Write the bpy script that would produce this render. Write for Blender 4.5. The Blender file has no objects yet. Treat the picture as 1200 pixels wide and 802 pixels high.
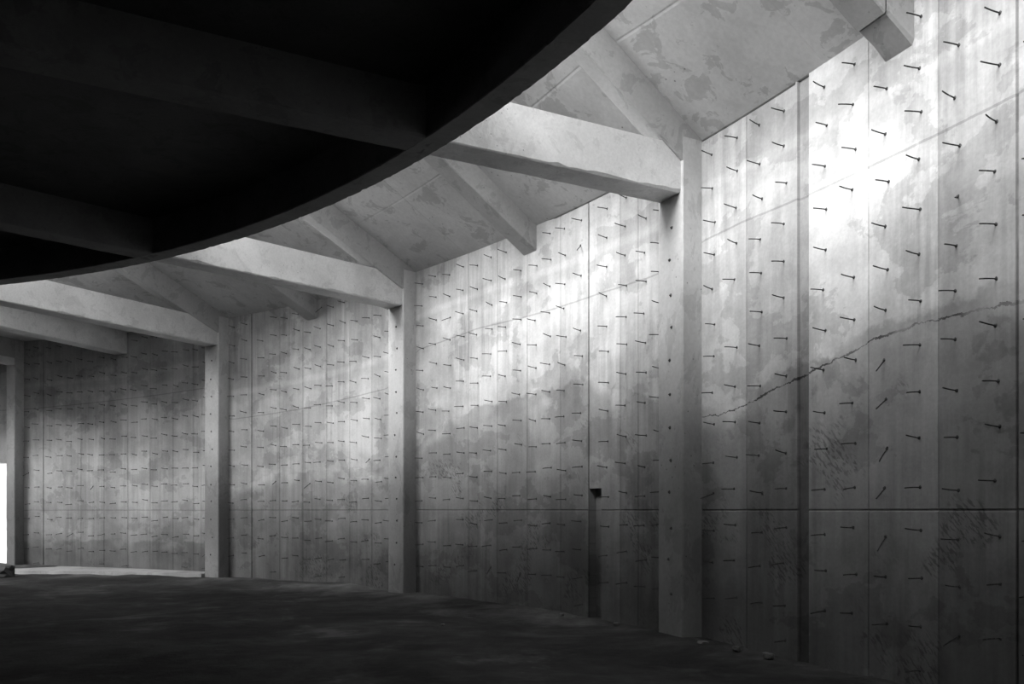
import bpy, bmesh, math, random
from mathutils import Vector, noise
random.seed(7)
S = 4.55                       # metres per unit: wall top above the eye
EYE = 1.6
F = 1007.0; CXP = 600.0; HY = 598.3
CX, CY, R = -4.336*S, -0.176*S, 5.454*S      # centre and radius of the round hall
RX, RY, RR = -3.0035*S, -0.190*S, 3.595*S    # ring beam circle
scene = bpy.context.scene
col = scene.collection
R_ = math.radians

# ------------------------------------------------------------------ geometry helpers
def tx(x):
    """angle on the round wall whose image column is x"""
    k = (x-CXP)/F; lo, hi = -.4, 2.0
    for _ in range(50):
        m = (lo+hi)/2
        if CX+R*math.sin(m) - k*(CY+R*math.cos(m)) > 0: hi = m
        else: lo = m
    return lo
def zat(th): return CY+R*math.cos(th)
def hgt(x, y):                 # height above the floor of wall point seen at (x, y)
    return EYE + (HY-y)/F*zat(tx(x))
def H(Y): return EYE + Y*S
def pol(th, r, z=0.0): return Vector((CX+r*math.sin(th), CY+r*math.cos(th), z))
def lerp(a, b, t): return a+(b-a)*t
def interp(pts, x):
    if x <= pts[0][0]: return pts[0][1]
    for (a, va), (b, vb) in zip(pts, pts[1:]):
        if x <= b: return lerp(va, vb, (x-a)/(b-a))
    return pts[-1][1]
def sstep(a, b, x):
    t = max(0, min(1, (x-a)/(b-a))); return t*t*(3-2*t)

def link(name, verts, faces, mat, parent=None, smooth=False, uvs=None, attrs=None):
    me = bpy.data.meshes.new(name); me.from_pydata([tuple(v) for v in verts], [], faces)
    me.update()
    if uvs is not None:
        ul = me.uv_layers.new(name='UVMap')
        for l in me.loops: ul.data[l.index].uv = uvs[l.vertex_index]
    for an, vals in (attrs or {}).items():
        at = me.attributes.new(an, 'FLOAT', 'POINT'); at.data.foreach_set('value', vals)
    me.materials.append(mat)
    if smooth:
        for p in me.polygons: p.use_smooth = True
    o = bpy.data.objects.new(name, me); col.objects.link(o)
    if parent: o.parent = parent
    return o
def recalc(o):
    bm = bmesh.new(); bm.from_mesh(o.data); bmesh.ops.recalc_face_normals(bm, faces=bm.faces); bm.to_mesh(o.data); bm.free()
def tag(o, label, cat=None, group=None, kind=None):
    if label: o['label'] = label
    if cat: o['category'] = cat
    if group: o['group'] = group
    if kind: o['kind'] = kind
    return o

# ------------------------------------------------------------------ node helpers
class N:
    def __init__(s, name):
        s.m = bpy.data.materials.new(name); s.m.use_nodes = True
        s.t = s.m.node_tree; s.b = s.t.nodes['Principled BSDF']
        s.b.inputs['Specular IOR Level'].default_value = .25
    def n(s, typ, **kw):
        nd = s.t.nodes.new(typ)
        for k, v in kw.items(): setattr(nd, k, v)
        return nd
    def put(s, sock, v):
        if hasattr(v, 'is_linked') or isinstance(v, bpy.types.NodeSocket): s.t.links.new(v, sock)
        else: sock.default_value = v
    def math(s, op, a, b=0.0, c=None, clamp=False):
        nd = s.n('ShaderNodeMath', operation=op, use_clamp=clamp)
        s.put(nd.inputs[0], a); s.put(nd.inputs[1], b)
        if c is not None: s.put(nd.inputs[2], c)
        return nd.outputs[0]
    def ss(s, x, a, b, lo=0.0, hi=1.0):
        nd = s.n('ShaderNodeMapRange', interpolation_type='SMOOTHSTEP')
        s.put(nd.inputs['Value'], x)
        for k, v in (('From Min', a), ('From Max', b), ('To Min', lo), ('To Max', hi)): s.put(nd.inputs[k], v)
        return nd.outputs[0]
    def noise(s, vec, scale=1, detail=4, rough=.55, dist=0.0):
        nd = s.n('ShaderNodeTexNoise'); s.put(nd.inputs['Vector'], vec)
        nd.inputs['Scale'].default_value = scale; nd.inputs['Detail'].default_value = detail
        nd.inputs['Roughness'].default_value = rough; nd.inputs['Distortion'].default_value = dist
        return nd.outputs['Fac']
    def xyz(s, x, y, z=0.0):
        nd = s.n('ShaderNodeCombineXYZ'); s.put(nd.inputs[0], x); s.put(nd.inputs[1], y); s.put(nd.inputs[2], z)
        return nd.outputs[0]
    def finish(s, val, rough=.9, bump=None, bstr=.4, bdist=.01, tint=(1, 1, 1)):
        c = s.n('ShaderNodeCombineColor')
        for i in range(3): s.put(c.inputs[i], s.math('MULTIPLY', val, tint[i]))
        s.t.links.new(c.outputs[0], s.b.inputs['Base Color'])
        s.b.inputs['Roughness'].default_value = rough
        if bump is not None:
            bn = s.n('ShaderNodeBump'); bn.inputs['Strength'].default_value = bstr; bn.inputs['Distance'].default_value = bdist
            s.put(bn.inputs['Height'], bump); s.t.links.new(bn.outputs[0], s.b.inputs['Normal'])
        return s.m

def mul(m, *a):
    r = a[0]
    for b in a[1:]: r = m.math('MULTIPLY', r, b)
    return r

def wall_material():
    m = N('board_marked_wall_concrete')
    uv = m.n('ShaderNodeUVMap', uv_map='UVMap').outputs[0]
    sp = m.n('ShaderNodeSeparateXYZ'); m.put(sp.inputs[0], uv)
    u, v = sp.outputs[0], sp.outputs[1]
    def attr(nm): return m.n('ShaderNodeAttribute', attribute_name=nm).outputs['Fac']
    pour, upper, tint, jnt = attr('pour'), attr('upper'), attr('panel_tint'), attr('joint')
    wob = m.math('MULTIPLY', m.math('SUBTRACT', m.noise(uv, 1.2, 5, .65), .5), .35)
    wob2 = m.math('MULTIPLY', m.math('SUBTRACT', m.noise(uv, 5, 9, .72), .5), .16)
    d = m.math('SUBTRACT', m.math('ADD', m.math('ADD', v, wob2), 0.0), pour)      # above the pour line > 0
    dw = m.math('ADD', d, m.math('SUBTRACT', m.math('MULTIPLY', wob, 1.6), .12))
    # vertical streaks
    st = m.noise(m.xyz(m.math('MULTIPLY', u, 9.0), m.math('MULTIPLY', v, .55)), 1, 5, .6)
    st_k = m.ss(m.noise(m.xyz(m.math('MULTIPLY', u, .9), m.math('MULTIPLY', v, .25), 31.), 1, 3), .42, .62, .25, 1.0)
    st_u = m.math('ADD', 1.0, m.math('MULTIPLY', m.math('SUBTRACT', m.ss(st, .3, .72, .8, 1.18), 1.0), st_k))
    st2 = m.noise(m.xyz(m.math('MULTIPLY', u, 2.2), m.math('MULTIPLY', v, .25), 4.0), 1, 3, .5)
    st2 = m.ss(st2, .38, .62, .92, 1.07)
    bl = m.ss(m.noise(uv, .8, 7, .66, .15), .36, .64, .80, 1.16)
    # hard-edged damp patches
    pt = m.noise(m.xyz(m.math('MULTIPLY', u, .8), m.math('MULTIPLY', v, 1.0), 9.0), 1, 9, .62, .15)
    pt = m.ss(pt, .53, .55, 1.0, .80)
    fine = m.ss(m.noise(uv, 28, 4, .6), .3, .7, .95, 1.05)
    below = m.ss(dw, -.04, .03, .68, 1.0)  # darker below the pour joint; left of the nearest pier, painted shade edge
    lime = m.math('ADD', 1.0, mul(m, m.ss(dw, -.34, -.1, 0., 1.), m.ss(dw, -.04, .01, 1., 0.), m.ss(m.noise(uv, .7, 2), .5, .62, 0., .55)))
    crack = m.math('SUBTRACT', 1.0, mul(m, m.math('LESS_THAN', m.math('ABSOLUTE', d), m.ss(m.noise(uv, 3, 3), .35, .6, .003, .013)), m.ss(m.noise(uv, 1.1, 3), .35, .55, .1, .8), m.ss(u, R*PIER_U, R*PIER_U+.3, .0, 1.)))
    d2 = m.math('SUBTRACT', m.math('ADD', v, m.math('MULTIPLY', wob2, .15)), upper)
    line2 = m.math('SUBTRACT', 1.0, m.math('MULTIPLY', m.math('LESS_THAN', m.math('ABSOLUTE', d2), .012), .28))
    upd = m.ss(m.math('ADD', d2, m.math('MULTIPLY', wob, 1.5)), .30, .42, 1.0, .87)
    band = m.math('ADD', 1.0, m.math('MULTIPLY', m.ss(m.math('ABSOLUTE', m.math('SUBTRACT', m.math('ADD', d2, m.math('MULTIPLY', wob, .35)), .62)), .02, .10, 1., 0.), .16))
    jd = m.math('SUBTRACT', 1.0, m.math('MULTIPLY', jnt, m.ss(m.noise(uv, 2.5, 3), .3, .6, .25, .6)))
    # honeycombed rough patches low down
    hc_m = mul(m, m.ss(m.noise(m.xyz(m.math('MULTIPLY', u, 1.1), m.math('MULTIPLY', v, 1.1), 20.), 1, 3), .54, .62, 0., 1.), m.ss(d, -.6, -.3, 1., 0.))
    hc = m.ss(m.noise(m.xyz(m.math('MULTIPLY', m.math('ADD', u, v), 26.), m.math('MULTIPLY', m.math('SUBTRACT', u, v), 7.), 0.), 1, 3), .42, .5, .6, 1.)
    hc = m.math('ADD', 1.0, m.math('MULTIPLY', hc_m, m.math('SUBTRACT', hc, 1.0)))
    low = m.ss(m.math('ADD', v, m.math('MULTIPLY', wob, 1.5)), .1, 3.0, .36, 1.0)      # painted shade: wall colour darkens toward the floor
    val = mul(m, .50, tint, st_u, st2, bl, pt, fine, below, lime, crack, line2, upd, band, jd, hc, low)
    val = m.math('MINIMUM', val, .86)
    bump = m.math('ADD', m.math('MULTIPLY', st, .6), m.math('ADD', m.math('MULTIPLY', m.noise(uv, 14, 6, .7), .5), m.math('MULTIPLY', hc, .6)))
    return m.finish(val, .88, bump, .35, .012)

def concrete(name, base, blot=.12, pits=.3, stretch=(1, 1, 1), patch=.15, scale=1.0, low=None, bdist=.01):
    m = N(name)
    co = m.n('ShaderNodeNewGeometry').outputs['Position']
    mp = m.n('ShaderNodeMapping'); m.put(mp.inputs[0], co); mp.inputs['Scale'].default_value = stretch
    p = mp.outputs[0]
    a = m.ss(m.noise(p, .9*scale, 6, .6, .3), .33, .67, 1-blot, 1+blot)
    b = m.ss(m.noise(p, 3.2*scale, 5, .65, .6), .56, .585, 1.0, 1-patch)
    c = m.ss(m.noise(co, 22*scale, 4, .6), .3, .7, .95, 1.05)
    vo = m.n('ShaderNodeTexVoronoi'); m.put(vo.inputs['Vector'], co); vo.inputs['Scale'].default_value = 9*scale
    pm = m.math('MULTIPLY', m.ss(vo.outputs['Distance'], .07, .11, 1., 0.), m.ss(m.noise(co, 1.3, 2), .5, .6, 0., pits))
    pit = m.math('SUBTRACT', 1.0, pm)
    vals = [base, a, b, c, pit]
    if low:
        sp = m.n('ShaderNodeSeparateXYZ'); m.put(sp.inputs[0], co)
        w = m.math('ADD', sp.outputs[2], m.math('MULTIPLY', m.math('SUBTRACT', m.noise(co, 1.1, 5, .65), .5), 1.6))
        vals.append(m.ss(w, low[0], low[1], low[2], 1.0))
    val = m.math('MINIMUM', mul(m, *vals), .86)
    bump = m.math('ADD', m.noise(co, 12*scale, 6, .7), m.math('MULTIPLY', pm, -1.0))
    return m.finish(val, .9, bump, .35, bdist)

PIER_U = R_(62.0)
M_WALL = wall_material()
M_PIER = concrete('pier_concrete', .62, .14, .5, (1, 1, .6), .14, 1.0, low=(1.2, 4.4, .36))  # shade painted into the lower pier by a height gradient
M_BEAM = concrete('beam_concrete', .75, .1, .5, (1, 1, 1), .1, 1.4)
M_RIB = concrete('rib_concrete', .46, .08, .4)
M_ROOF = concrete('roof_slab_concrete', .64, .12, .5, (1, 1, 1), .2, .8)
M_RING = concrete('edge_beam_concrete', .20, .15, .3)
M_BEAM_SHADED = concrete('shaded_beam_concrete', .13, .15, .3)  # darker copy of the beam concrete, shade under the slab painted in
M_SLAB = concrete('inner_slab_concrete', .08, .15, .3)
M_KERB = concrete('kerb_concrete', .30, .15, .3)
M_STONE = concrete('rubble_concrete', .14, .2, .3, scale=4)
M_DARKROCK = concrete('dark_rubble', .07, .2, .3, scale=3)

def steel():
    m = N('rusty_steel')
    co = m.n('ShaderNodeNewGeometry').outputs['Position']
    return m.finish(m.ss(m.noise(co, 40, 3), .3, .7, .03, .075), .75)
M_STEEL = steel()
def plug_mat():
    m = N('dark_tie_hole')
    co = m.n('ShaderNodeNewGeometry').outputs['Position']
    return m.finish(m.ss(m.noise(co, 60, 3), .3, .7, .05, .12), .95)
M_PLUG = plug_mat()
def dirt():
    m = N('dark_dirt_floor')
    co = m.n('ShaderNodeNewGeometry').outputs['Position']
    a = m.ss(m.noise(co, .35, 6, .65, .6), .38, .66, .55, 1.7)
    b = m.ss(m.noise(co, 2.2, 6, .7), .3, .7, .7, 1.35)
    c = m.ss(m.noise(co, 14, 4, .7), .62, .72, 1., 1.9)
    sp = m.n('ShaderNodeVectorMath', operation='DISTANCE'); m.put(sp.inputs[0], co); sp.inputs[1].default_value = (CX, CY, 0)
    dust = mul(m, m.ss(m.math('ADD', sp.outputs['Value'], m.math('MULTIPLY', m.noise(co, .8, 5, .65), 2.0)), R-1.2, R+.6, 0., 1.), m.ss(m.noise(co, .22, 3), .42, .58, .2, 1.))
    pale = m.ss(m.noise(co, .5, 7, .7, .3), .53, .60, 0., .9)
    val = mul(m, .024, a, b, c, m.math('ADD', 1.0, m.math('ADD', m.math('MULTIPLY', dust, 2.2), pale)))
    return m.finish(val, .95, m.math('ADD', m.noise(co, 6, 8, .75), m.math('MULTIPLY', m.noise(co, 30, 4, .7), .3)), .9, .05)
M_DIRT = dirt()
def outdoor():
    m = N('pale_outdoor_ground')
    co = m.n('ShaderNodeNewGeometry').outputs['Position']
    return m.finish(m.ss(m.noise(co, .5, 4), .3, .7, .5, .65), .95)
M_OUT = outdoor()

# ------------------------------------------------------------------ layout
PIER = [R_(15.41), R_(31.67), R_(46.15), R_(62.75), R_(78.6)]      # near side edge of each pier at the wall
W_P, D_P = .106*S, .066*S
HALF = W_P/2/R
PC = [a-HALF for a in PIER]                                        # centre angles
MID = [R_(23.0), tx(366), tx(621), tx(1054)]
WPS = [.062*S]+[W_P]*4
PC[0] = PIER[0]-WPS[0]/2/R
SL = [(R_(22), 0.0), (R_(25), .03), (R_(31), .36), (R_(39), .40), (R_(46), .45), (R_(54), .60), (R_(62), .70), (R_(85), .74)]
def slope(th): return interp(SL, th)
SLIT = .27*S                  # width of the open slit between roof edge and ring beam
def t_ring(th):               # distance from the wall to the ring beam, measured along the radius
    dx, dy = math.sin(th), math.cos(th); ox, oy = CX-RX, CY-RY
    b = ox*dx+oy*dy; c = ox*ox+oy*oy-RR*RR
    return R-(-b+math.sqrt(max(0, b*b-c)))
def t_end(th): return min(max(t_ring(th)-SLIT, .22*S), lerp(.95, 1.05, sstep(R_(22), R_(34), th))*S)
TOP = H(1.0)
SOF = H(.85)

# ------------------------------------------------------------------ round wall
J_FINE = [875, 1018, 1100, 549, 583, 618, 657, 727, 748, 328, 355, 383, 410, 436, 95, 122, 150, 176, 203, 227, 840+400]
J_STRONG = [690, 295, 51, 1192]
STRIPS = [(934.5, 947.5, .03, -9, 9)]                              # recess strip right of the nearest pier
RECESS = [(691.0, 704.5, .11, -9, hgt(690, 573))]
D_OPEN0, D_OPEN1, D_TOP = R_(-11.5), PIER[0]-.064*S/R, H(.283)
brk = set()
a = R_(-12)
while a < R_(112): brk.add(round(a, 5)); a += R_(.35)
def add_step(th, w=.0006):
    brk.add(th-w); brk.add(th+w)
grooves = []
for x in J_FINE: grooves.append((tx(x), .006, .006, .45))
for x in J_STRONG: grooves.append((tx(x), .010, .016, .9))
for th, hw, dp, jd in grooves:
    w = hw/R
    for k in (-w*1.6, -w, w, w*1.6): brk.add(th+k)
for x0, x1, dp, z0, z1 in STRIPS+RECESS:
    for x in (x0, x1):
        add_step(tx(x), .0002)
for e in (D_OPEN0, D_OPEN1): brk.add(e)
ths = sorted(brk)
ths = [t for i, t in enumerate(ths) if i == 0 or t-ths[i-1] > 1e-6]
zr = RECESS[0][4]
zs = [-.5, .0, .4, .8, 1.2, H(0)-.014, H(0)-.008, H(0)+.008, H(0)+.014, zr-.002, zr+.002, 2.3, D_TOP, 3.2, 3.6, 4.0, 4.4, 4.8, 5.2, 5.6, 5.9, TOP-.026, TOP-.024, TOP+.02]
edges = sorted([g[0] for g in grooves] + [tx(x0) for x0, *_ in STRIPS+RECESS] + [tx(x1) for _, x1, *_ in STRIPS+RECESS] + PC)
tints = {}
rnd = random.Random(11)
TV = [rnd.uniform(.93, 1.07) for _ in range(len(edges)+1)]
def panel(th):
    i = 0
    while i < len(edges) and edges[i] < th: i += 1
    return i
for xa, val in ((840, 1.12), (905, .90), (941, .80), (980, 1.34), (1060, 1.30), (1140, .92), (700, 1.12), (715, 1.12), (738, .90), (760, .90), (670, 1.02), (640, 1.05), (600, 1.03)):
    TV[panel(tx(xa))] = val
for i_, e_ in enumerate(edges):
    if e_ < PC[2]: TV[i_] *= .93
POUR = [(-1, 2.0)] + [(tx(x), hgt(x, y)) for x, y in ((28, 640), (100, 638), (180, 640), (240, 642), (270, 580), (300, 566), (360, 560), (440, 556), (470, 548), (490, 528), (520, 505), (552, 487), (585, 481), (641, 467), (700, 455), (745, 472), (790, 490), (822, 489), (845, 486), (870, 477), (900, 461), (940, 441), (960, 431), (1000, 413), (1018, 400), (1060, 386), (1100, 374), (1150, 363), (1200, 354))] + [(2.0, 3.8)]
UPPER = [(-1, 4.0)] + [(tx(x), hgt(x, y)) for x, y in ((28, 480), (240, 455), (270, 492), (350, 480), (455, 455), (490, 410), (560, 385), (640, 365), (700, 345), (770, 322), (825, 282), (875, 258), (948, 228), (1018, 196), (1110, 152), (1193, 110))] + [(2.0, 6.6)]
def w_off(th, z):
    o = 0.0
    for g, hw, dp, jd in grooves:
        if abs(th-g) <= hw/R*1.02: o = max(o, dp)
    if abs(z-H(0)) < .010: o = max(o, .006)
    for x0, x1, dp, z0, z1 in STRIPS+RECESS:
        if tx(x0) < th < tx(x1) and z0 < z < z1: o = max(o, dp)
    if z > TOP-.025:
        gp = max(sstep(tx(824), tx(832), th)*(1-sstep(tx(918), tx(928), th)), sstep(tx(645), tx(665), th)*(1-sstep(tx(722), tx(735), th))*.8)
        if gp > .05: o = max(o, .30*gp)
    return o
SG = [(tx(a), tx(b), dp, z0, z1) for a, b, dp, z0, z1 in STRIPS+RECESS]
def w_off_fast(th, z):
    o = 0.0
    for g, hw, dp, jd in grooves:
        if abs(th-g) <= hw/R*1.02: o = dp
    if abs(z-H(0)) < .010: o = max(o, .006)
    for a, b, dp, z0, z1 in SG:
        if a < th < b and z0 < z < z1: o = max(o, dp)
    if z > TOP-.025:
        gp = max(sstep(TG[0], TG[1], th)*(1-sstep(TG[2], TG[3], th)), sstep(TG[4], TG[5], th)*(1-sstep(TG[6], TG[7], th))*.8)
        if gp > .05: o = max(o, .30*gp)
    return o
TG = [tx(v) for v in (824, 832, 918, 928, 645, 665, 722, 735)]
verts, uvs, at_p, at_u, at_t, at_j, faces = [], [], [], [], [], [], []
nz = len(zs)
for th in ths:
    pv, uvv, tv = interp(POUR, th), interp(UPPER, th), TV[panel(th)]
    jv = max([jd for g, hw, dp, jd in grooves if abs(th-g) < hw/R*1.05] or [0])
    instrip = False
    for a_, b_, *_ in SG[:1]:
        instrip = a_ < th < b_
    for z in zs:
        rr = R+w_off_fast(th, z)
        verts.append(pol(th, rr, z)); uvs.append((th*R, z))
        at_p.append(pv); at_u.append(uvv); at_t.append(tv)
        at_j.append(max(jv, (.15+.4*sstep(4.2, 3.2, z) if instrip else 0), .42 if abs(z-H(0)) < .010 else 0))
ztop_i = zs.index(D_TOP)
for i in range(len(ths)-1):
    inopen = ths[i] >= D_OPEN0-1e-6 and ths[i+1] <= D_OPEN1+1e-6
    for j in range(nz-1):
        if inopen and j < ztop_i and zs[j] >= 0.0-1e-6: continue
        faces.append((i*nz+j, i*nz+j+1, (i+1)*nz+j+1, (i+1)*nz+j))
# outer skin and reveals of the opening
TK = .35
base = len(verts)
ot = [ths[0]] + [t for t in ths[1:-1:6]] + [D_OPEN0, D_OPEN1, ths[-1]]
ot = sorted(set(ot)); ozs = [-.5, 0.0, D_TOP, TOP+.25]
for th in ot:
    for z in ozs:
        verts.append(pol(th, R+TK, z)); uvs.append((th*R, z)); at_p.append(2); at_u.append(4); at_t.append(1); at_j.append(0)
for i in range(len(ot)-1):
    inopen = ot[i] >= D_OPEN0-1e-6 and ot[i+1] <= D_OPEN1+1e-6
    for j in range(3):
        if inopen and j == 1: continue
        b = base+i*4
        faces.append((b+j, b+4+j, b+4+j+1, b+j+1))
def vi(th, z): return ths.index(th)*nz+zs.index(z)
def vo(th, z): return base+ot.index(th)*4+ozs.index(z)
for e in (D_OPEN0, D_OPEN1):
    k = zs.index(0.0)
    inner = [ths.index(e)*nz+q for q in range(k, ztop_i+1)]
    faces.append(tuple(inner+[vo(e, D_TOP), vo(e, 0.0)]))
ia, ib = ths.index(D_OPEN0), ths.index(D_OPEN1)
lint = [i*nz+ztop_i for i in range(ia, ib+1)]
oa, ob = ot.index(D_OPEN0), ot.index(D_OPEN1)
lout = [base+i*4+2 for i in range(oa, ob+1)]
faces.append(tuple(lint+lout[::-1]))
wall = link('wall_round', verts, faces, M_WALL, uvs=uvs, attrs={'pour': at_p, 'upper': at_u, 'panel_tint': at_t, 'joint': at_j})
tag(wall, 'tall curved board-marked concrete wall with joints and rows of tie rods', kind='structure')

# the rest of the round hall, behind and to the left of the viewer
def arc_wall(name, a0, a1, n, zb=-.5):
    v, f = [], []
    for i in range(n+1):
        th = lerp(a0, a1, i/n)
        for r in (R, R+TK):
            for z in (zb, TOP+.25): v.append(pol(th, r, z))
    for i in range(n):
        b = i*4
        f += [(b, b+1, b+5, b+4), (b+2, b+6, b+7, b+3), (b+1, b+3, b+7, b+5), (b, b+4, b+6, b+2)]
    f += [(0, 2, 3, 1), (n*4, n*4+1, n*4+3, n*4+2)]
    return tag(link(name, v, f, M_SLAB), 'rear part of the round concrete wall in shade', kind='structure')
arc_wall('wall_rear', R_(112), R_(348), 90)

# ------------------------------------------------------------------ floor and ground
def floor_mesh():
    v, f = [], []
    rs = [0, 4, 8, 12, 14, 16] + [16+i*.22 for i in range(1, 40)]
    rs = [r for r in rs if r < R+.2] + [R+.25]
    na = 560
    a0, a1 = R_(-30), R_(125)
    for i in range(na+1):
        th = lerp(a0, a1, i/na)
        for r in rs:
            p = pol(th, r)
            d = R-r
            z = .05*noise.fractal(Vector((p.x*.35, p.y*.35, 0)), 1.0, 2.0, 4)
            z += .02*noise.fractal(Vector((p.x*1.7, p.y*1.7, 3)), 1.0, 2.0, 4)
            berm = sstep(1.6, .3, d) if d < 1.6 else 0
            z += berm*(.03+.05*noise.noise(Vector((th*12, 0, 0))))
            z += .09*sstep(R_(26), R_(14), th) if th < R_(26) else 0
            if th > R_(60): z -= .03*sstep(R_(60), R_(68), th)
            v.append((p.x, p.y, z))
    nr = len(rs)
    for i in range(na):
        for j in range(nr-1):
            f.append((i*nr+j, i*nr+j+1, (i+1)*nr+j+1, (i+1)*nr+j))
    return v, f
v, f = floor_mesh()
fl = tag(link('floor', v, f, M_DIRT, smooth=True), 'uneven dark dirt floor of the hall', kind='structure'); recalc(fl)
v = [pol(R_(125)+R_(205)*i/40, R+.25, -.02) for i in range(41)] + [pol(0, 0, -.02)]
tag(link('floor_rear', v, [(i, 41, i+1) for i in range(40)], M_DIRT), 'dark dirt floor behind the viewer', kind='structure')
# ground outside the wide opening
v, f = [], []
for i in range(13):
    th = lerp(R_(-30), R_(24), i/12)
    for k, r in enumerate((R+.2, R+6, R+20, R+60)): v.append(pol(th, r, (.02, .05, .0, -.3)[k]))
for i in range(12):
    for j in range(3): f.append((i*4+j, i*4+j+1, i*4+j+5, i*4+j+4))
og = tag(link('ground_outside', v, f, M_OUT), 'pale ground outside the wide opening', kind='structure'); recalc(og)

# ------------------------------------------------------------------ bar shaped members with slightly broken edges
def bar(name, mat, th, r_in, r_out, w, zb, zt, parent=None, seg=.12, jit=.006, seed=0, cap=True):
    """radial member; zb / zt are functions of the distance from the wall"""
    rn = random.Random(seed)
    n = max(2, int((r_out-r_in)/seg))
    er = Vector((math.sin(th), math.cos(th), 0)); et = Vector((math.cos(th), -math.sin(th), 0))
    c = Vector((CX, CY, 0))
    v, f = [], []
    ch = .010
    for i in range(n+1):
        r = lerp(r_in, r_out, i/n); t = R-r
        b, tp = zb(t), zt(t)
        def J(k=1.0): return rn.uniform(-1, 1)*jit*k
        j1, j2 = abs(rn.gauss(0, jit)), abs(rn.gauss(0, jit))
        ring = [(-w/2, tp, 0), (-w/2, b+ch+j1*2, J(.3)), (-w/2+ch+j1, b, J(.3)), (w/2-ch-j2, b, J(.3)), (w/2, b+ch+j2*2, J(.3)), (w/2, tp, 0)]
        for s_, z, jz in ring:
            v.append(c+er*r+et*s_+Vector((0, 0, z+jz)))
    for i in range(n):
        for k in range(6):
            a, b_ = i*6+k, i*6+(k+1) % 6
            f.append((a, b_, b_+6, a+6))
    f.append(tuple(range(6))[::-1]); f.append(tuple(n*6+k for k in range(6)))
    o = link(name, v, f, mat, parent); recalc(o); return o

# piers -------------------------------------------------------------
ORD = ['fourth', 'third', 'second', 'nearest', 'fifth']
pier_lab = ['concrete pier beside the bright opening at the far end of the wall',
            'narrow concrete pier at the far bay, third away from the viewer',
            'concrete pier in the middle of the wall, second away from the viewer',
            'large concrete pier nearest the viewer, pale front and shaded side',
            'concrete pier at the right end of the wall, beyond the view']
def pier(i):
    th = PC[i]; W_P = WPS[i]
    er = Vector((math.sin(th), math.cos(th), 0)); et = Vector((math.cos(th), -math.sin(th), 0))
    c = Vector((CX, CY, 0)); rn = random.Random(i)
    v, f = [], []
    n = 60; ch = .012
    for k in range(n+1):
        z = lerp(-.3, TOP-.01, k/n)
        j1, j2 = abs(rn.gauss(0, .004)), abs(rn.gauss(0, .004))
        ri = R-D_P
        for s_, r in ((-W_P/2, R+.008), (-W_P/2, ri+ch+j1), (-W_P/2+ch+j1, ri), (W_P/2-ch-j2, ri), (W_P/2, ri+ch+j2), (W_P/2, R+.008)):
            v.append(c+er*r+et*s_+Vector((0, 0, z)))
    for k in range(n):
        for q in range(6):
            a, b = k*6+q, k*6+(q+1) % 6
            f.append((a, b, b+6, a+6))
    f.append(tuple(range(6))); f.append(tuple(n*6+q for q in range(6)))
    o = bpy.data.objects.new('concrete_pier', None); col.objects.link(o)
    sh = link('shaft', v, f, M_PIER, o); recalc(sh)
    tag(o, pier_lab[i], 'pier', 'piers along the round wall')
    if i in (1, 2, 3):
        for k in range(-4, 10):                       # tie holes down the front face
            z = H((k+.5)*.0905)+rn.uniform(-.02, .02)
            if z > SOF-.15 or z < .2: continue
            tie_hole(c+er*(R-D_P)+et*rn.uniform(-.03, .05)+Vector((0, 0, z)), -er, et, o)
    return o
def tie_hole(p, nrm, tan, parent):
    v, f = [], []
    up = Vector((0, 0, 1)); rn = random.Random(int(p.z*1000))
    prof = [(.022, .001), (.020, .005), (.012, .006), (.009, .022), (.0, .023)]
    ns = 9
    for r, d in prof:
        for k in range(ns):
            a = 2*math.pi*k/ns; q = r*(1+rn.uniform(-.2, .2))
            v.append(p+nrm*(d-.003)+tan*math.cos(a)*q+up*math.sin(a)*q)
    for i in range(len(prof)-1):
        for k in range(ns): f.append((i*ns+k, i*ns+(k+1) % ns, (i+1)*ns+(k+1) % ns, (i+1)*ns+k))
    o = link('tie_hole', v, f, M_PLUG, parent); recalc(o); return o
for i in range(5): pier(i)

# radial beams ------------------------------------------------------
beam_lab = ['horizontal concrete beam above the far opening, leading to the fourth pier',
            'pale concrete roof beam resting on the third pier away',
            'pale concrete roof beam resting on the second pier away',
            'largest pale concrete roof beam, resting on the nearest pier',
            'concrete roof beam on the pier beyond the view']
WB = .092*S
for i in range(5):
    rc = R-t_ring(PC[i])-.031*S
    o = bpy.data.objects.new('roof_beam', None); col.objects.link(o)
    bar('outer_span', M_BEAM, PC[i], rc, R-D_P+.002, min(WB, WPS[i]*.95), lambda t: SOF, lambda t: H(.977), parent=o, seed=20+i, jit=.007)
    bar('inner_span', M_BEAM_SHADED, PC[i], R-3.6*S, rc, WB, lambda t: SOF-.003, lambda t: H(.977), parent=o, seed=30+i, jit=.005)
    tag(o, beam_lab[i], 'beam', 'radial beams under the roof')

# sloping ribs -----------------------------------------------------
RD = .112*S
RDM, WM, WR1 = .088*S, .076*S, .052*S
def rib_top(th): return lambda t: TOP+slope(th)*t+.02
def rib_bot(th, d=RD): return lambda t: TOP+slope(th)*t-d
rib_lab = ['sloping roof rib above the fourth pier', 'sloping roof rib rising from the third pier away', 'sloping roof rib rising from the second pier away',
           'broad sloping roof rib rising from the nearest pier', 'sloping roof rib above the pier beyond the view']
for i in range(5):
    th = PIER[i]-WR1/2/R
    o = bar('roof_rib', M_RIB, th, R-t_end(th), R-.0, WR1, rib_bot(th, RD if i else RD), rib_top(th), seed=40+i, jit=.003)
    tag(o, rib_lab[i], 'rib', 'sloping ribs under the roof slab')
mid_lab = ['level concrete rib with no pier, ending on the far wall bay', 'short sloping rib ending on the wall between the third and second piers',
           'sloping rib ending on the wall between the second and nearest piers', 'sloping rib with a cracked end block, right of the nearest pier']
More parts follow.
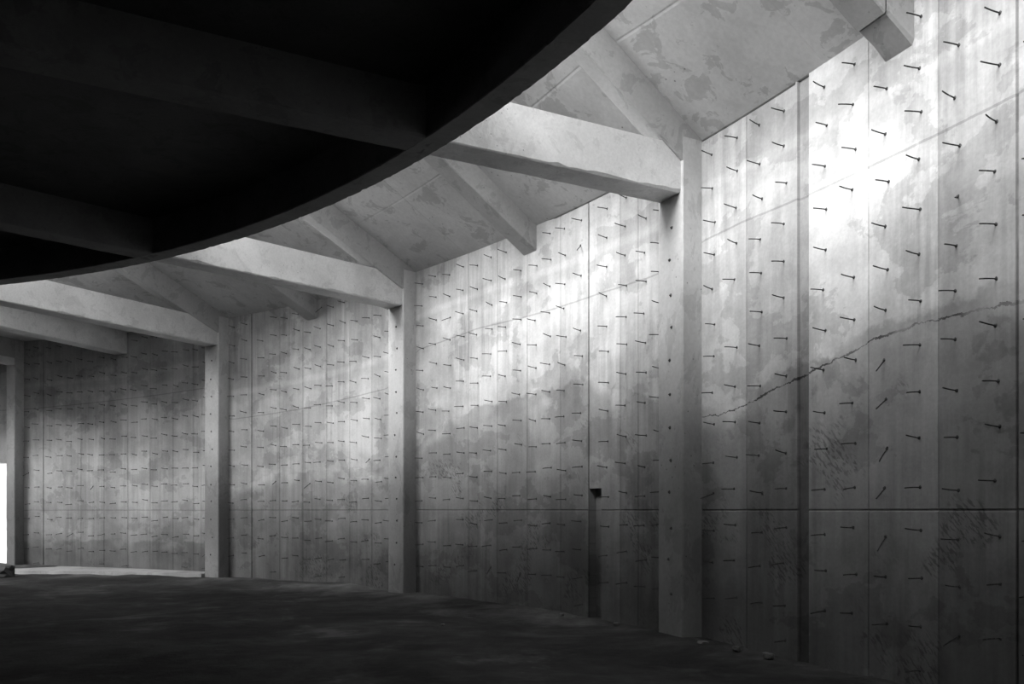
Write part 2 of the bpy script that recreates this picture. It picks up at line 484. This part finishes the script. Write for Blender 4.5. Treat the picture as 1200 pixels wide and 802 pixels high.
for i, th in enumerate(MID):
    rin = R-(1.9*S if i == 0 else t_end(th))
    if i == 3:
        o = bar('roof_rib', M_RIB, th, rin, R-.33, WM, rib_bot(th, RDM), rib_top(th), seed=50+i, jit=.003)
        e = bar('end_block', M_RIB, th, R-.305, R+.0, WM, rib_bot(th, RDM*.95), rib_top(th), parent=o, seed=60, jit=.009)
    else:
        o = bar('roof_rib', M_BEAM if i == 0 else M_RIB, th, rin, R+.0, WM if i else WB, rib_bot(th, RDM if i else RD*1.08), rib_top(th), seed=50+i, jit=.003)
    tag(o, mid_lab[i], 'rib', 'sloping ribs under the roof slab')

# roof slab -----------------------------------------------------------
def roof():
    v, f = [], []
    a0, a1 = R_(-14), R_(112)
    rj = [(tx(965), .004), (tx(905), .0), ((PC[2]+MID[2])/2, .005), ((PC[1]+MID[1])/2, .004)]
    th_l = []
    a = a0
    while a < a1: th_l.append(a); a += R_(.5)
    th_l.append(a1)
    for g, d in rj:
        w = .008/R
        th_l += [g-2*w, g-w, g+w, g+2*w]
    th_l = sorted(th_l)
    def tl(th):
        e = t_end(th); m = min(1.32, e*.6)
        return [-TK, 0, m*.3, m*.6, m*.9, m-.02, m, m+.02, lerp(m, e, .25), lerp(m, e, .5), lerp(m, e, .75), e]
    n = 12
    for th in th_l:
        g = max([d for q, d in rj if abs(th-q) <= .0082/R] or [0])
        ts = tl(th)
        for t in ts:
            tt = max(t, 0)
            z = TOP+slope(th)*tt+g + (.004 if t == ts[6] else 0)
            v.append(pol(th, R-t, z))
    m_ = len(v)
    for th in th_l:
        for t in tl(th): v.append(pol(th, R-t, TOP+slope(th)*max(t, 0)+.22))
    for i in range(len(th_l)-1):
        for j in range(n-1):
            a = i*n+j
            f.append((a, a+1, a+n+1, a+n)); f.append((m_+a, m_+a+n, m_+a+n+1, m_+a+1))
        a = i*n
        f.append((a, a+n, m_+a+n, m_+a)); a += n-1
        f.append((a, m_+a, m_+a+n, a+n))
    f.append(tuple(range(n))+tuple(m_+q for q in range(n-1, -1, -1)))
    b = (len(th_l)-1)*n
    f.append(tuple(b+q for q in range(n))+tuple(m_+b+q for q in range(n-1, -1, -1)))
    o = link('ceiling', v, f, M_ROOF); recalc(o)
    tag(o, 'sloping outer roof slab seen from below', kind='structure')
roof()

# inner slab with its curved edge beam ---------------------------------
WR = .062*S
ARC0, ARC1 = R_(-25), R_(112)           # part of the edge that stands free of the wall
def rpol(a, r, z): return Vector((RX+r*math.sin(a), RY+r*math.cos(a), z))
def wall_hit(a):
    # distance from ring centre to the wall in direction a
    dx, dy = math.sin(a), math.cos(a); ox, oy = RX-CX, RY-CY
    b = ox*dx+oy*dy; c = ox*ox+oy*oy-R*R
    return -b+math.sqrt(b*b-c)
def inner_slab():
    v, f = [], []
    n = 240
    for i in range(n):
        a = 2*math.pi*i/n
        ad = (math.degrees(a)+180) % 360-180
        r = RR-.02
        if ad < -25 or ad > 112: r = wall_hit(a)-.02
        v.append(rpol(a, r, H(.965))); v.append(rpol(a, r, H(1.03)))
    c0 = len(v); v.append(rpol(0, 0, H(.965))); v.append(rpol(0, 0, H(1.03)))
    for i in range(n):
        j = (i+1) % n
        f += [(2*i, 2*j, c0), (2*i+1, c0+1, 2*j+1), (2*i, 2*i+1, 2*j+1, 2*j)]
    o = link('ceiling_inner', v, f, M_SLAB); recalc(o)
    tag(o, 'dark inner roof slab overhead', kind='structure')
inner_slab()
def ring_beam():
    v, f = [], []
    n = 620; rn = random.Random(3)
    for i in range(n+1):
        a = lerp(ARC0, ARC1, i/n)
        j1, j2 = abs(rn.gauss(0, .006)), abs(rn.gauss(0, .004))
        for r, z in ((RR-WR, H(.99)), (RR-WR, SOF+.01+j2), (RR-WR+.01+j2, SOF), (RR-.01-j1, SOF+rn.uniform(-.002, .002)), (RR-j1*.5, SOF+.01+j1*1.5), (RR, H(1.045)), (RR-WR, H(1.045))):
            v.append(rpol(a, r, z-.004))
    for i in range(n):
        for k in range(7):
            a, b = i*7+k, i*7+(k+1) % 7
            f.append((a, b, b+7, a+7))
    f.append(tuple(range(7))); f.append(tuple(n*7+k for k in range(7)))
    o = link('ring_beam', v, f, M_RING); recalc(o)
    tag(o, 'dark curved edge beam sweeping round the inner roof slab', 'beam')
ring_beam()

# kerb by the far wall and rubble ---------------------------------------
def kerb():
    v, f = [], []
    n = 60; rn = random.Random(5)
    for i in range(n+1):
        th = lerp(PIER[0]+.004, PIER[1]-2*HALF-.002, i/n)
        d = lerp(1.9, .35, (i/n)**.8)+.12*noise.noise(Vector((i*.15, 0, 0)))
        z = .10
        for r, zz in ((R-.01, z+.02), (R-d, z), (R-d-.03, -.06)): v.append(pol(th, r, zz))
    for i in range(n):
        for k in range(2): f.append((i*3+k, i*3+k+1, i*3+k+4, i*3+k+3))
        f.append((i*3+2, i*3, i*3+3, i*3+5))
    f.append((0, 1, 2)); f.append((n*3, n*3+2, n*3+1))
    o = link('concrete_kerb', v, f, M_KERB); recalc(o)
    tag(o, 'low pale concrete ledge along the foot of the far wall bay', 'ledge')
kerb()
def chunk(name, p, sx, sy, sz, seed, mat, rot=0):
    bm = bmesh.new(); bmesh.ops.create_icosphere(bm, subdivisions=3, radius=1)
    for q in bm.verts:
        c = q.co.copy()
        mx = max(abs(c.x), abs(c.y), abs(c.z)); c = c.lerp(c/mx*.8, .7)
        c *= 1+.22*noise.fractal(c*1.3+Vector((seed*3.1, 0, 0)), 1, 2, 4)
        q.co = Vector((c.x*sx, c.y*sy, c.z*sz))
    me = bpy.data.meshes.new(name); bm.to_mesh(me); bm.free(); me.materials.append(mat)
    o = bpy.data.objects.new(name, me); col.objects.link(o); o.location = p; o.rotation_euler = (0, 0, rot); return o
o = chunk('broken_step', (-12.35, 20.3, .12), .62, .42, .24, 1, M_DARKROCK, .1); tag(o, 'dark broken concrete step in front of the bright opening', 'rubble')
def gp(x, y):   # floor point seen at pixel (x, y)
    Z = EYE/((y-HY)/F); return Vector(((x-CXP)/F*Z, Z, 0))
stones = [(824, 757, .10, 'pale flat lump of concrete at the foot of the nearest pier'), (872, 765, .08, 'pale lump of concrete on the dirt right of the nearest pier'),
          (662, 724, .055, 'small pale stone at the wall foot left of the deep joint'), (519, 734, .035, 'small pale stone on the open dirt floor'),
          (756, 733, .06, 'small broken stone at the wall foot left of the nearest pier'), (905, 774, .09, 'broken lump of concrete furthest right on the dirt')]
for k, (x, y, s_, lab) in enumerate(stones):
    p = gp(x, y); p.z = .02
    dd = math.hypot(p.x-CX, p.y-CY)
    if dd > R-.25:
        q = Vector((p.x-CX, p.y-CY, 0)).normalized()*(R-.25); p = Vector((CX+q.x, CY+q.y, .05))
    o = chunk('rubble_stone', p, s_*.8, s_*.6, s_*.4, k+2, M_STONE, k); tag(o, lab, 'stone', 'loose stones on the floor')

# ------------------------------------------------------------------ tie rods
cols_r = [836, 862, 891, 920, 967, 1001, 1039, 1078, 1122, 1169, 1218]
cols_m = [495.5, 511, 527, 543, 559.5, 576, 593, 610, 628, 645, 662, 681.5, 712, 734, 756, 776]
cols_f = [274, 289, 309, 323, 336, 350, 363.5, 376, 390, 404, 418, 432, 446, 458]
cols_b = [34, 45, 60, 72, 84, 97, 109, 122, 135, 148, 160, 172, 184, 196, 208, 220, 232, 243]
WORD = ['first', 'second', 'third', 'fourth', 'fifth', 'sixth', 'seventh', 'eighth', 'ninth', 'tenth', 'eleventh', 'twelfth', 'thirteenth', 'fourteenth', 'fifteenth', 'sixteenth']
def rod_mesh(seed, L):
    """rod along -Y local (out of the wall), bent a little; base plate of rust at the foot"""
    rn = random.Random(seed); v, f = [], []
    ns, nl, r = 6, 6, .006
    bend = rn.uniform(-.02, .02); bx = rn.uniform(-.015, .015)
    for i in range(nl+1):
        t = i/nl
        c = Vector((bx*t*t, .03-t*(L+.03), bend*t*t))
        for k in range(ns):
            a = 2*math.pi*k/ns; v.append(c+Vector((math.cos(a)*r, 0, math.sin(a)*r)))
    for i in range(nl):
        for k in range(ns): f.append((i*ns+k, i*ns+(k+1) % ns, (i+1)*ns+(k+1) % ns, (i+1)*ns+k))
    f.append(tuple(range(ns))); f.append(tuple(nl*ns+k for k in range(ns)))
    return v, f
def plug_mesh(seed):
    rn = random.Random(seed); v, f = [], []; ns = 8
    for r, d in ((.019, .010), (.016, -.003), (.009, -.007), (.0, -.007)):
        for k in range(ns):
            a = 2*math.pi*k/ns; q = r*(1+rn.uniform(-.2, .2)); v.append(Vector((math.cos(a)*q, d, math.sin(a)*q)))
    for i in range(3):
        for k in range(ns): f.append((i*ns+k, i*ns+(k+1) % ns, (i+1)*ns+(k+1) % ns, (i+1)*ns+k))
    return v, f
protos = []
for k in range(8):
    v, f = rod_mesh(k, [.165, .18, .155, .175, .16, .185, .17, .15][k])
    o = bpy.data.objects.new('tie_rod', None); col.objects.link(o); r0 = link('rod', v, f, M_STEEL, o); recalc(r0)
    v, f = plug_mesh(k); e = link('tie_hole', v, f, M_PLUG, o); recalc(e)
    protos.append([o, (r0, e), False])
cand = []
rr_ = random.Random(99)
for bay, cols in enumerate((cols_r, cols_m, cols_f, cols_b)):
    for ci, x in enumerate(cols):
        th = tx(x)
        dx = rr_.uniform(-.004, .004)
        for k in range(-4, 11):
            z = H((k+.5)*.0905)+rr_.uniform(-.03, .03)+(.02 if ci % 2 else -.02)
            th2 = th+rr_.uniform(-.0012, .0012)
            yaw = rr_.gauss(0, .08); pit = rr_.gauss(0, .03)
            if rr_.random() < .02: yaw += rr_.choice((-1, 1))*.5; pit += rr_.uniform(.3, .7)
            if x == 1039 and k in (1, 2, 3, -1, 0): pit = rr_.uniform(.5, .9); yaw = .2
            if z < .18 or z > TOP-.12: continue
            if rr_.random() < .012: continue
            # clear of the mid ribs and grooves
            if any(abs(th2-mt) < (WB/2+.02)/R for mt in MID) and z > TOP-RD-.03: continue
            if any(abs(th2-c_) < (W_P/2+.03)/R for c_ in PC): continue
            Z = zat(th2); py = HY-(z-EYE)/Z*F
            if py < -8 or x > 1207+12: vis = False
            else: vis = True
            off = .03 if tx(934.5) < th2 < tx(947.5) else 0
            cand.append((vis, 1/Z, bay, ci, k, th2, z, yaw, pit, off, len(cols)))
cand.sort(key=lambda c: (not c[0], -c[1]))
def place(c):
    vis, s_, bay, ci, k, th, z, yaw, pit, off, nc = c
    return pol(th, R+off, z), (pit, 0, -th+yaw)
rest_v, rest_f = [], []
from mathutils import Euler
BAYN = ('right of the nearest pier', 'left of the nearest pier')
nind = 0
for c in cand:
    if not c[0]: continue
    loc, rot = place(c)
    pi = (c[3]*5+c[4]*3+c[2]) % 8
    if nind < 300 and c[2] < 2:
        P = protos[pi]
        if not P[2]: o = P[0]; P[2] = True
        else:
            o = P[0].copy(); col.objects.link(o)
            for q in P[1]: e = q.copy(); col.objects.link(e); e.parent = o
        o.location = loc; o.rotation_euler = rot
        ci = c[3] if c[2] == 0 else c[10]-1-c[3]
        k = c[4]
        row = WORD[k]+' row above' if k >= 0 else WORD[-k-1]+' row below'
        tag(o, 'rusty tie rod, %s the level joint, %s column %s' % (row, WORD[ci], BAYN[c[2]]), 'tie rod', 'steel tie rods sticking out of the wall')
        nind += 1
    else:
        e = Euler(rot); b = len(rest_v)
        v, f = rod_mesh(pi, .17)
        rest_v += [loc+(lambda q: (q.rotate(e), q)[1])(Vector(q)) for q in v]; rest_f += [tuple(b+i for i in ff) for ff in f]
        b = len(rest_v); v, f = plug_mesh(pi)
        rest_v += [loc+(lambda q: (q.rotate(e), q)[1])(Vector(q)) for q in v]; rest_f += [tuple(b+i for i in ff) for ff in f]
o = link('far_tie_rods', rest_v, rest_f, M_STEEL)
tag(o, 'rows of small rusty tie rods on the far bays of the curved wall', 'tie rods', kind='stuff')

# ------------------------------------------------------------------ light
w = bpy.data.worlds.new('overcast_sky'); scene.world = w; w.use_nodes = True
nt = w.node_tree; bg = nt.nodes['Background']
tc = nt.nodes.new('ShaderNodeTexCoord'); sp = nt.nodes.new('ShaderNodeSeparateXYZ'); mr = nt.nodes.new('ShaderNodeMapRange')
nt.links.new(tc.outputs['Generated'], sp.inputs[0]); nt.links.new(sp.outputs[2], mr.inputs['Value'])
mr.inputs['From Min'].default_value = 0; mr.inputs['From Max'].default_value = 1
mr.inputs['To Min'].default_value = .5; mr.inputs['To Max'].default_value = 1.6
nt.links.new(mr.outputs[0], bg.inputs['Color'])
bg.inputs['Strength'].default_value = 2.1
# hazy sun standing over the inner roof, shining through the slit on to the outer wall
sl = bpy.data.lights.new('hazy_sun', 'SUN'); so = bpy.data.objects.new('hazy_sun', sl); col.objects.link(so)
sl.energy = 7.0; sl.angle = R_(38)
az, el = R_(57), R_(36)
so.rotation_euler = Vector((math.sin(az)*math.cos(el), math.cos(az)*math.cos(el), -math.sin(el))).to_track_quat('-Z', 'Y').to_euler()
so.location = (-30, -30, 40)

# ------------------------------------------------------------------ camera
cd = bpy.data.cameras.new('camera'); cam = bpy.data.objects.new('camera', cd); col.objects.link(cam)
cam.location = (0, 0, EYE); cam.rotation_euler = (math.pi/2, 0, 0)
cd.sensor_width = 36; cd.lens = 36*F/1200; cd.shift_y = (HY-401)/1200; cd.clip_end = 500
scene.camera = cam
scene.view_settings.view_transform = 'Standard'; scene.view_settings.look = 'None'
scene.view_settings.exposure = 0; scene.view_settings.gamma = 1
scene.cycles.max_bounces = 8; scene.cycles.diffuse_bounces = 2
scene.cycles.use_denoising = True
